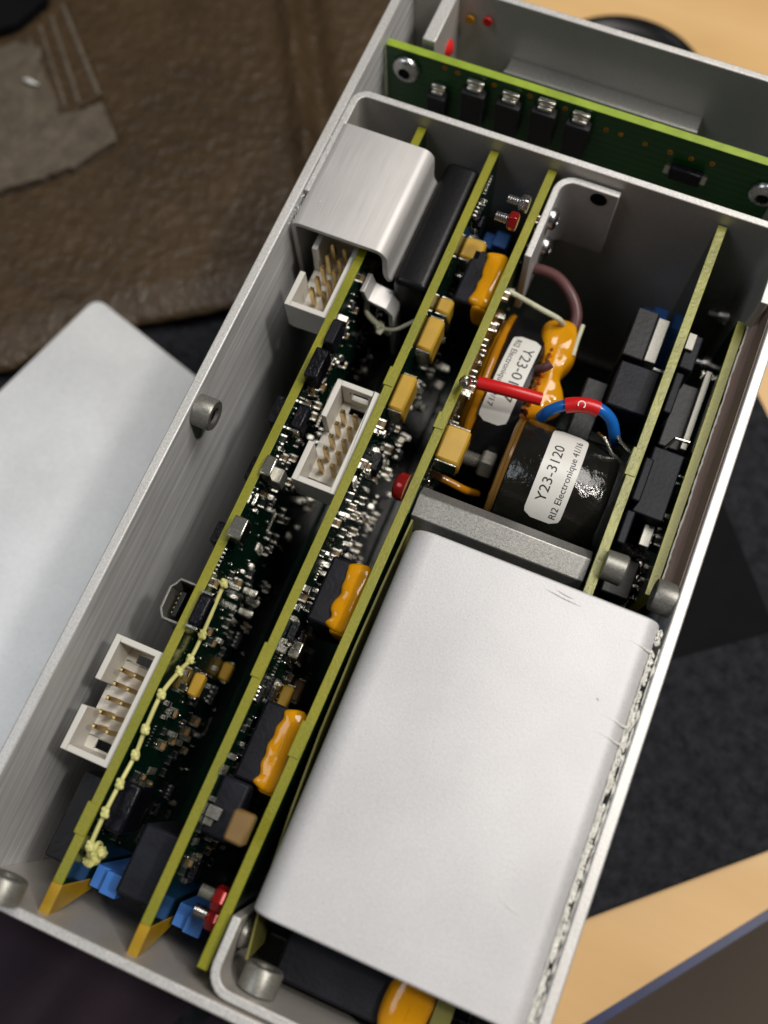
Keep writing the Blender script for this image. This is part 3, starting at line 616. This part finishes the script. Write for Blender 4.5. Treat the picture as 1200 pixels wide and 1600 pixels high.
# ================================================================== folded shield and ferrite
sh = thing('folded_shield', 'folded silver sheet metal hood over a white header, beside the left wall', 'shield', (11, 107, -20))
prof = [(2.9, -26), (2.9, -1.6)]+[(2.9+1.3-1.3*math.cos(math.radians(q)), -1.6+1.3*math.sin(math.radians(q))) for q in (20, 45, 70, 90)]+[(18.3, -.3)]
prof += [(18.3+1.75*math.sin(math.radians(q)), -2.05+1.75*math.cos(math.radians(q))) for q in (15, 30, 45, 60, 75, 90)]+[(20.05, -5.6), (20.15, -6.8), (20.5, -7.7), (21.0, -8.3)]
prof = [(x, z+.3) for x, z in prof]
mb = MB(); mb.strip(prof, .95, 'y', 97.0, 119.3); obj('hood', mb, 'coverb', sh, .12)
mb = MB()
for (a_, b_), (c_, d_) in (((497, 318), (504, 312)), ((499, 327), (502, 322))):
    P0, P1 = oz(a_, b_, .52), oz(c_, d_, .52); mb.tube([P0, P0.lerp(P1, .5)+Vector((.1, .05, 0)), P1], lambda t: .06*math.sin(math.pi*min(.97, max(.03, t)))+.01, 6)
obj('scratch', mb, 'bar', sh)
mb = MB(); mb.strip([(17.6, -6.0), (18.3, -8.6), (19.8, -9.2), (21.9, -9.6), (23.0, -11), (23.2, -26)], .9, 'y', 92.3, 96.2); lt = obj('spring_tab', mb, 'coverb', sh, .12)
mb = MB(); mb.tube([(22.8, 91.8, -17), (20.6, 91.6, -14.5), (18.4, 92.2, -12.4), (17.6, 95.5, -11)], .55, 8); mb.tube([(21.5, 91.6, -15.5), (24, 91.8, -14.6), (26.5, 93.5, -13.2), (28.7, 95.5, -12)], .38, 8); mb.blob((21, 91.6, -15), 1.0, 0, 12, 1.0)
tag(obj('cord', mb, 'twine'), 'waxed beige cord tied round the spring tab of the silver hood', 'cord')
fe = thing('ferrite_core', 'matt black rounded block between the silver hood and the second board', 'ferrite core', (25, 108, -30))
mb = MB(); pr = arc(23.6, -5.9, 1.6, 180, 90, 5)+arc(27.0, -5.9, 1.6, 90, 0, 5)
mb.prism([(21.9, -32)]+[(x, z) for x, z in pr[:6]]+pr[6:]+[(28.6, -32)], 'y', 95.6, 122.4); obj('core_half', mb, 'rubber', fe, 1.0, 4)
mb = MB(); mb.tube([(28.5, 96+i*1.2, -6.1-.5*noise.noise(Vector((i*.8, 3, 0)))) for i in range(20)], lambda t: .3+.14*math.sin(t*60), 8, 0, False); obj('varnish_bead', mb, 'shiny', fe)

# ================================================================== silver cover
cv = thing('heatsink_cover', 'large plain silver cover plate with rounded sides, smeared with white paste at its right edge', 'cover', (63, 25, -20))
prof = [(43.35, -24), (43.35, -3.0)]+[(43.35+3.4-3.4*math.cos(math.radians(q)), -2.6+3.4*math.sin(math.radians(q))) for q in range(0, 91, 10)]+[(79.6, .8)]+[(79.9+2.3*math.sin(math.radians(q)), -1.5+2.3*math.cos(math.radians(q))) for q in range(10, 91, 16)]+[(82.2, -24)]
mb = MB(); mb.strip(prof, 1.1, 'y', -5.2, 54.1); obj('cover_plate', mb, 'cover', cv, .35, 3)
mb = MB()
for k in range(700):
    y = -5+rnd.random()*58
    if noise.noise(Vector((y*.35, 1, 0))) < -.18: continue
    q = rnd.uniform(.08, .32); mb.blob((82.9+.22*noise.noise(Vector((y*1.3, 2, 0)))+rnd.uniform(-.22, .28), y, -.45+rnd.uniform(-.3, .3)), q, 0, 6, 1.3, (1, rnd.uniform(1, 2.6), .9))
mb.tube([(82.55+.12*noise.noise(Vector((y*.9, 0, 0))), y, .1+.3*noise.noise(Vector((y*.5, 9, 0)))) for y in [i*.5-5 for i in range(110)]], lambda t: .12+.14*noise.noise(Vector((t*90, 0, 5))), 7, 0, False)
mb.tube([(83.6+.1*noise.noise(Vector((y*.9, 4, 0))), y, -.15) for y in [i*.5-5 for i in range(112)]], lambda t: max(.02, .1+.3*noise.noise(Vector((t*40, 7, 5)))), 7, 0, False)
for y, ln in ((49.5, 6), (37.8, 5.5), (35.2, 7.0)):
    mb.tube([(82.7, y, .0), (81.6, y-.1, .95), (80.4, y+.1, 1.3), (80.4-ln*.6, y+.5, 1.24), (80.4-ln, y+1.0, 1.2)], lambda t: .2*(1-t)**1.5+.025, 8)
obj('thermal_paste', mb, 'paste', cv)
mb = MB()
for (a_, b_), (c_, d_) in (((852, 920), (908, 948)), ((870, 922), (896, 936)), ((778, 1402), (812, 1432)), ((932, 1090), (935, 1095))):
    P0, P1 = oz(a_, b_, 1.36), oz(c_, d_, 1.36); mb.tube([P0, P0.lerp(P1, .5)+Vector((.15, -.1, 0)), P1], lambda t: .07*math.sin(math.pi*min(.97, max(.03, t)))+.01, 6)
obj('scratch', mb, 'bar', cv)
# film strip
mb = MB(); mb.strip([(41.75, 56.5), (41.45, 45), (41.3, 34), (41.5, 20), (42.1, 8), (43.0, -3), (44.5, -12)], .32, 'z', -26, -4.6)
tag(obj('film_strip', mb, 'olive'), 'thin olive film strip standing on edge between the third board and the silver cover', 'film')
# parts beneath the near end of the cover
blk = block(None, 'film_capacitor', 48.2, 66.5, -14.2, 10, -34, -12.5, 'slate', .5); tag(blk, 'dark textured block under the near end of the silver cover', 'capacitor')
g0 = MB(); g0.glue([(64.5, -12.5, -11.5), (65, -7, -11.5), (68, -4.5, -11.5), (71, -5, -11.5), (71.4, -10, -11.5), (70, -14.5, -11.5), (66.5, -15, -11.5)], (67.8, -12, -11.5), (68, -7, -11.5), (0, 0, 1), 2.2); tag(obj('glue_mass', g0, 'glue'), 'orange glue mass under the near edge of the silver cover', 'glue')
blk = block(None, 'trimmer', 71.6, 74.5, -13, -5, -24, -11, 'olive', .3); tag(blk, 'small olive component beside the orange glue below the silver cover', 'component')
# brackets
nb = thing('corner_bracket', 'rounded light aluminium angle bracket at the near wall, end of third board', 'bracket', (42, -12, -30), 'angle brackets')
sheet('bracket_plate', [(41.35, -6.9), (41.35, -13.4)]+[(44.35-3*math.cos(math.radians(q)), -13.4-3*math.sin(math.radians(q))) for q in range(15, 91, 15)]+[(78, -16.4)], 1.35, 'z', -30, -1.0, ['alux', 'rim'], nb, .2)
star_screw((42.2, -9.6, -8.5), (1, 0, 0), 2.2, nb, 'dsteel')
for (a_, b_), m_, rm in (((334, 1434), 'redv', 'steel'), ((344, 1404), 'redv', 'dsteel')):
    p = ox(a_, b_, 37.4); nut((38.5, p.y, p.z), (-1, 0, 0), 1.9, 2.0, 2.2, nb, m_, rm)
fb = thing('corner_bracket', 'rounded light aluminium angle bracket at the partition, with a round hole', 'bracket', (42, 118, -30), 'angle brackets')
bp = sheet('bracket_plate', [(53.4, 125.2), (45.6, 125.2)]+[(45.5-3*math.sin(math.radians(q)), 122.2+3*math.cos(math.radians(q))) for q in range(15, 91, 15)]+[(42.5, 107.5)], 1.3, 'z', -20, -2.6, ['coverb', 'rim'], fb, .2)
p = oy(935, 312, 124.5); mb = MB(); mb.lathe([(1.55, 0), (1.55, .06), (1.3, .07), (1.25, -.02), (0, -.02)], p, (0, -1, 0), 24, 0); obj('hole', mb, 'dark', bp)
for a_, b_ in ((862, 342), (851, 386)):
    p = ox(a_, b_, 43.5); star_screw((43.1, p.y, p.z), (1, 0, 0), 2.0, fb, 'steel')
for a_, b_ in ((818, 318), (800, 345)):
    p = ox(a_, b_, 38.6); nut((39.6, p.y, p.z), (-1, 0, 0), 1.6, 1.6, 2.0, fb, 'steel' if b_ < 330 else 'redv', 'steel')
# bar
br = thing('spacer_bar', 'long grey metal spacer bar between the third and fourth boards, above the silver cover', 'spacer bar', (56, 60, -12))
mb = MB(); mb.prism([(63.2, -7.0), (61.3, -5.2), (57.5, -5.9), (56.2, -9.4), (58, -12.6), (62, -12.4)], 'x', 41.0, 70.4); obj('bar_body', mb, 'bar', br, .18)
mb = MB(); p = ox(620, 757, 37.5); mb.lathe([(2.3, 0), (2.3, 1.2), (2.0, 1.7), (1.3, 2.0), (1.2, 1.4), (0, 1.4)], (39.1, p.y, p.z), (-1, 0, 0), 28); obj('screw', mb, 'redv', br)
mb = MB(); p = ox(962, 888, 74); mb.lathe([(1.2, -.6), (2.4, -.5), (2.5, 2.6), (2.1, 2.9), (1.1, 2.9), (1.0, 2.2), (0, 2.2)], (72.6, p.y, p.z), (1, 0, 0), 28); obj('nut', mb, 'dsteel', br)

# ================================================================== coils
t2 = thing('potted_coil', 'fat lacquered black coil with white label, nearest the spacer bar', 'coil', (61, 74.5, -28), 'labelled coils')
cy, cz, R2 = 74.6, -17.6, 10.4
mb = MB(); mb.lathe([(9.4, 52.6), (10.1, 52.8), (R2, 53.5), (R2+.05, 61), (R2, 69.0), (9.9, 69.8), (8.8, 70)], (0, cy, cz), (1, 0, 0), 72); mb.m = mb.m; obj('coil_body', mb, 'tape', t2)
mb = MB(); mb.lathe([(3.4, 50.9), (9.9, 51.2), (10.25, 51.4), (10.3, 51.9), (9.8, 52.1), (9.8, 52.5), (9.2, 52.8)], (0, cy, cz), (1, 0, 0), 64); obj('end_flange', mb, 'flange', t2)
def oncyl(x, s, cy, cz, R): a_ = s/R; return Vector((x, cy+R*math.sin(a_), cz+R*math.cos(a_)))
def label(parent, xc, sc0, W_, L_, cy, cz, R, tilt=0):
    # rounded rectangle (W_ across x, L_ around) bent over the coil
    r = min(W_, L_)*.24; poly = []
    for (cx_, cyy, a0) in ((W_/2-r, L_/2-r, 0), (-W_/2+r, L_/2-r, 90), (-W_/2+r, -L_/2+r, 180), (W_/2-r, -L_/2+r, 270)):
        poly += [(cx_+r*math.cos(math.radians(a0+q)), cyy+r*math.sin(math.radians(a0+q))) for q in range(0, 91, 15)]
    ct, st = math.cos(tilt), math.sin(tilt); mb = MB(); N = 24; f = lambda x, y: (x*ct-y*st, x*st+y*ct)
    ys = [-L_/2+L_*k/N for k in range(N+1)]; vs = []
    def hw(y):
        d = abs(y)-(L_/2-r); return W_/2 if d <= 0 else W_/2-r+math.sqrt(max(0, r*r-d*d))
    for y in ys:
        h = hw(y)
        for q in (-h, h):
            for dR in (.09, .02):
                u, v = f(q, y); vs.append(oncyl(xc+u, sc0+v, cy, cz, R+dR))
    fs = []
    for k in range(N):
        a_ = 4*k; fs += [(a_, a_+2, a_+6, a_+4), (a_+1, a_+5, a_+7, a_+3), (a_, a_+4, a_+5, a_+1), (a_+2, a_+3, a_+7, a_+6)]
    fs += [(0, 1, 3, 2), (4*N, 4*N+2, 4*N+3, 4*N+1)]
    mb.add(vs, fs); lb = obj('paper_label', mb, 'label', parent); return lb, lambda x, y: oncyl(xc+f(x, y)[0], sc0+f(x, y)[1], cy, cz, R+.13)
lb, F = label(t2, 60.7, -.3, 6.3, 18.6, cy, cz, R2+.1)
text_mesh('lettering', 'Y23-3120', 2.45, lambda u, v: F(-(v)-.35, u*1.1-6.0), lb, spacing=1.0)
text_mesh('lettering', 'RI2 Electronique 41/16', 1.62, lambda u, v: F(-(v)+2.25, u*1.06-8.4), lb, spacing=.98)
nut((50.0, cy, cz), (-1, 0, 0), 2.7, 2.6, 5.5, t2, 'dsteel', 'dsteel')

t1 = thing('ring_coil', 'upright black taped ring coil with orange varnish, partly behind the red sleeve', 'coil', (48, 90, -50), 'labelled coils')
c1y, c1z, R1 = 90.5, -31.5, 19.5
mb = MB(); mb.lathe([(9, 43.6), (R1-.9, 43.6), (R1-.1, 44.3), (R1+.1, 47.5), (R1-.1, 50.6), (R1-.9, 51.2), (9, 51.2)], (0, c1y, c1z), (1, 0, 0), 72)
for v in mb.v: v.x += -.12*(c1y-v.y)*-.35
obj('coil_body', mb, 'rubber', t1)
mb = MB()
for k in range(34):
    a_ = -1.25+k*2.5/33; s_ = a_*R1
    pts = [(43.3, R1-3.2), (43.0, R1-1.5), (43.5, R1-.3), (45.5, R1-.1), (49.4, R1-.1), (51.5, R1-.3), (52.1, R1-1.6), (51.9, R1-5)]
    if k % 2 == 0 or True: mb.tube([oncyl(x, s_, c1y, c1z, r_)+Vector((.042*(oncyl(x, s_, c1y, c1z, r_).y-c1y), 0, 0)) for x, r_ in pts[-3:]+[(51, R1-8)]], .38, 6, 0, True, 3)
obj('copper_winding', mb, 'copper', t1)
mb = MB(); 
for xx, rr in ((42.9, R1-1.2), (42.3, R1-2.2), (41.8, R1-3.4)):
    mb.tube([oncyl(xx, s_, c1y, c1z, rr+.3*noise.noise(Vector((s_*.3, xx, 0))))+Vector((-.01*s_, 0, 0)) for s_ in [-19+i for i in range(38)]], lambda t: .85+.2*noise.noise(Vector((t*14, 0, xx if False else 0))), 10, 0, False)
obj('varnish_coat', mb, 'glued', t1)
# orange glue lobe on the right of the ring
out = [oz(864+(a_-864)*.95, 585+(b_-585)*.97, -17) for a_, b_ in ((848, 510), (876, 502), (900, 512), (903, 540), (896, 570), (878, 590), (874, 605), (880, 625), (876, 646), (852, 656), (822, 662), (810, 644), (822, 605), (842, 570), (840, 540))]
mb = MB(); mb.glue(out, oz(872, 535, -17), oz(848, 625, -17), (0, 0, 1), 3.1, 0, 4, .2); obj('glue_bead', mb, 'glue', t1)
lb, F0 = label(t1, 47.1, -.8, 5.3, 18.2, c1y, c1z, R1+.05, 0)
shx = lambda p: p
for o_ in (lb,): 
    for v in o_.data.vertices: v.co.x += .042*v.co.y
F = lambda x, y: (lambda p: p+Vector((.042*(p.y-(c1y-.8)), 0, 0)))(F0(x, y))
text_mesh('lettering', 'Y23-0147', 2.5, lambda u, v: F(v*1.1+.0, -u*1.15+6.6), lb)
text_mesh('lettering', 'RI2 Electronique 49/17', 1.55, lambda u, v: F(v-2.0, -u+8.1), lb)
# cables
def cable(name, label_, pts, r, mat, cat='wire', group=None, tap=None):
    mb = MB(); mb.tube(pts, tap or r, 14, 0, True, 8); return tag(obj(name, mb, mat), label_, cat, group)
cable('thick_wire', 'thick plum coloured wire arching over the ring coil towards the partition', [oz(806, 425, -17), oz(835, 420, -15), oz(870, 433, -14), oz(893, 462, -14), oz(901, 490, -15), oz(897, 512, -16), oz(889, 530, -17)], 1.05, 'plum')
cable('wire_end', 'short plum wire end sticking out of the orange glue on the ring coil', [oz(838, 578, -13), oz(852, 574, -11.5), oz(861, 568, -11)], .8, 'plum')
cable('twine', 'pale lacing cord stretched across the top of the ring coil', [oz(790, 452, -9), oz(815, 466, -10), oz(845, 483, -11), oz(872, 498, -12), oz(880, 507, -14)], .5, 'twine')
cable('twine', 'loose pale cord end right of the orange glue on the ring coil', [oz(911, 508, -14), oz(903, 530, -14.5), oz(895, 556, -15)], .42, 'twine')
rs = thing('sleeved_lead', 'bright red sleeve on a soldered lead crossing the ring coil label', 'sleeved wire', oz(795, 610, -7))
mb = MB(); mb.tube([oz(747, 598, -7), oz(795, 610, -6.6), oz(846, 624, -7)], 1.15, 18, 0, True, 5); obj('sleeve', mb, 'red', rs)
mb = MB(); mb.tube([ox(722, 596, 40.8), oz(735, 596, -6.6), oz(750, 599, -7)], .55, 10); mb.blob(ox(727, 596, 41.4), 1.0, 0, 12, .5); obj('solder_joint', mb, 'tin', rs)
bw = thing('looped_wire', 'blue wire looping over the potted coil, with a short red marker sleeve', 'wire', oz(910, 640, -6))
pts = [oz(845, 652, -10), oz(858, 642, -7.5), oz(885, 633, -5.5), oz(915, 633, -5), oz(940, 641, -5.2), oz(955, 657, -6.5), oz(960, 678, -9), oz(962, 690, -13)]
mb = MB(); mb.tube(pts, 1.0, 16, 0, True, 8); wi = obj('insulation', mb, 'bluew', bw)
mb = MB(); mb.tube([oz(884, 634, -5.5), oz(900, 632.5, -5.1), oz(918, 634, -5), oz(936, 640, -5.1)], 1.32, 18, 0, True, 6); sl = obj('marker_sleeve', mb, 'red', bw)
c_ = oz(909, 631, -3.66); text_mesh('lettering', 'C', 1.9, lambda u, v: c_+Vector((v*1.0-.6, -u+.7, 0.02-.35*abs(v-.6)*0)), sl, 'label')
# leads around the coils
cable('amber_lead', 'varnished amber lead curving beside the bolt of the potted coil', [oz(672, 738, -14), oz(700, 752, -15), oz(725, 765, -16), oz(745, 772, -20)], .7, 'glued')
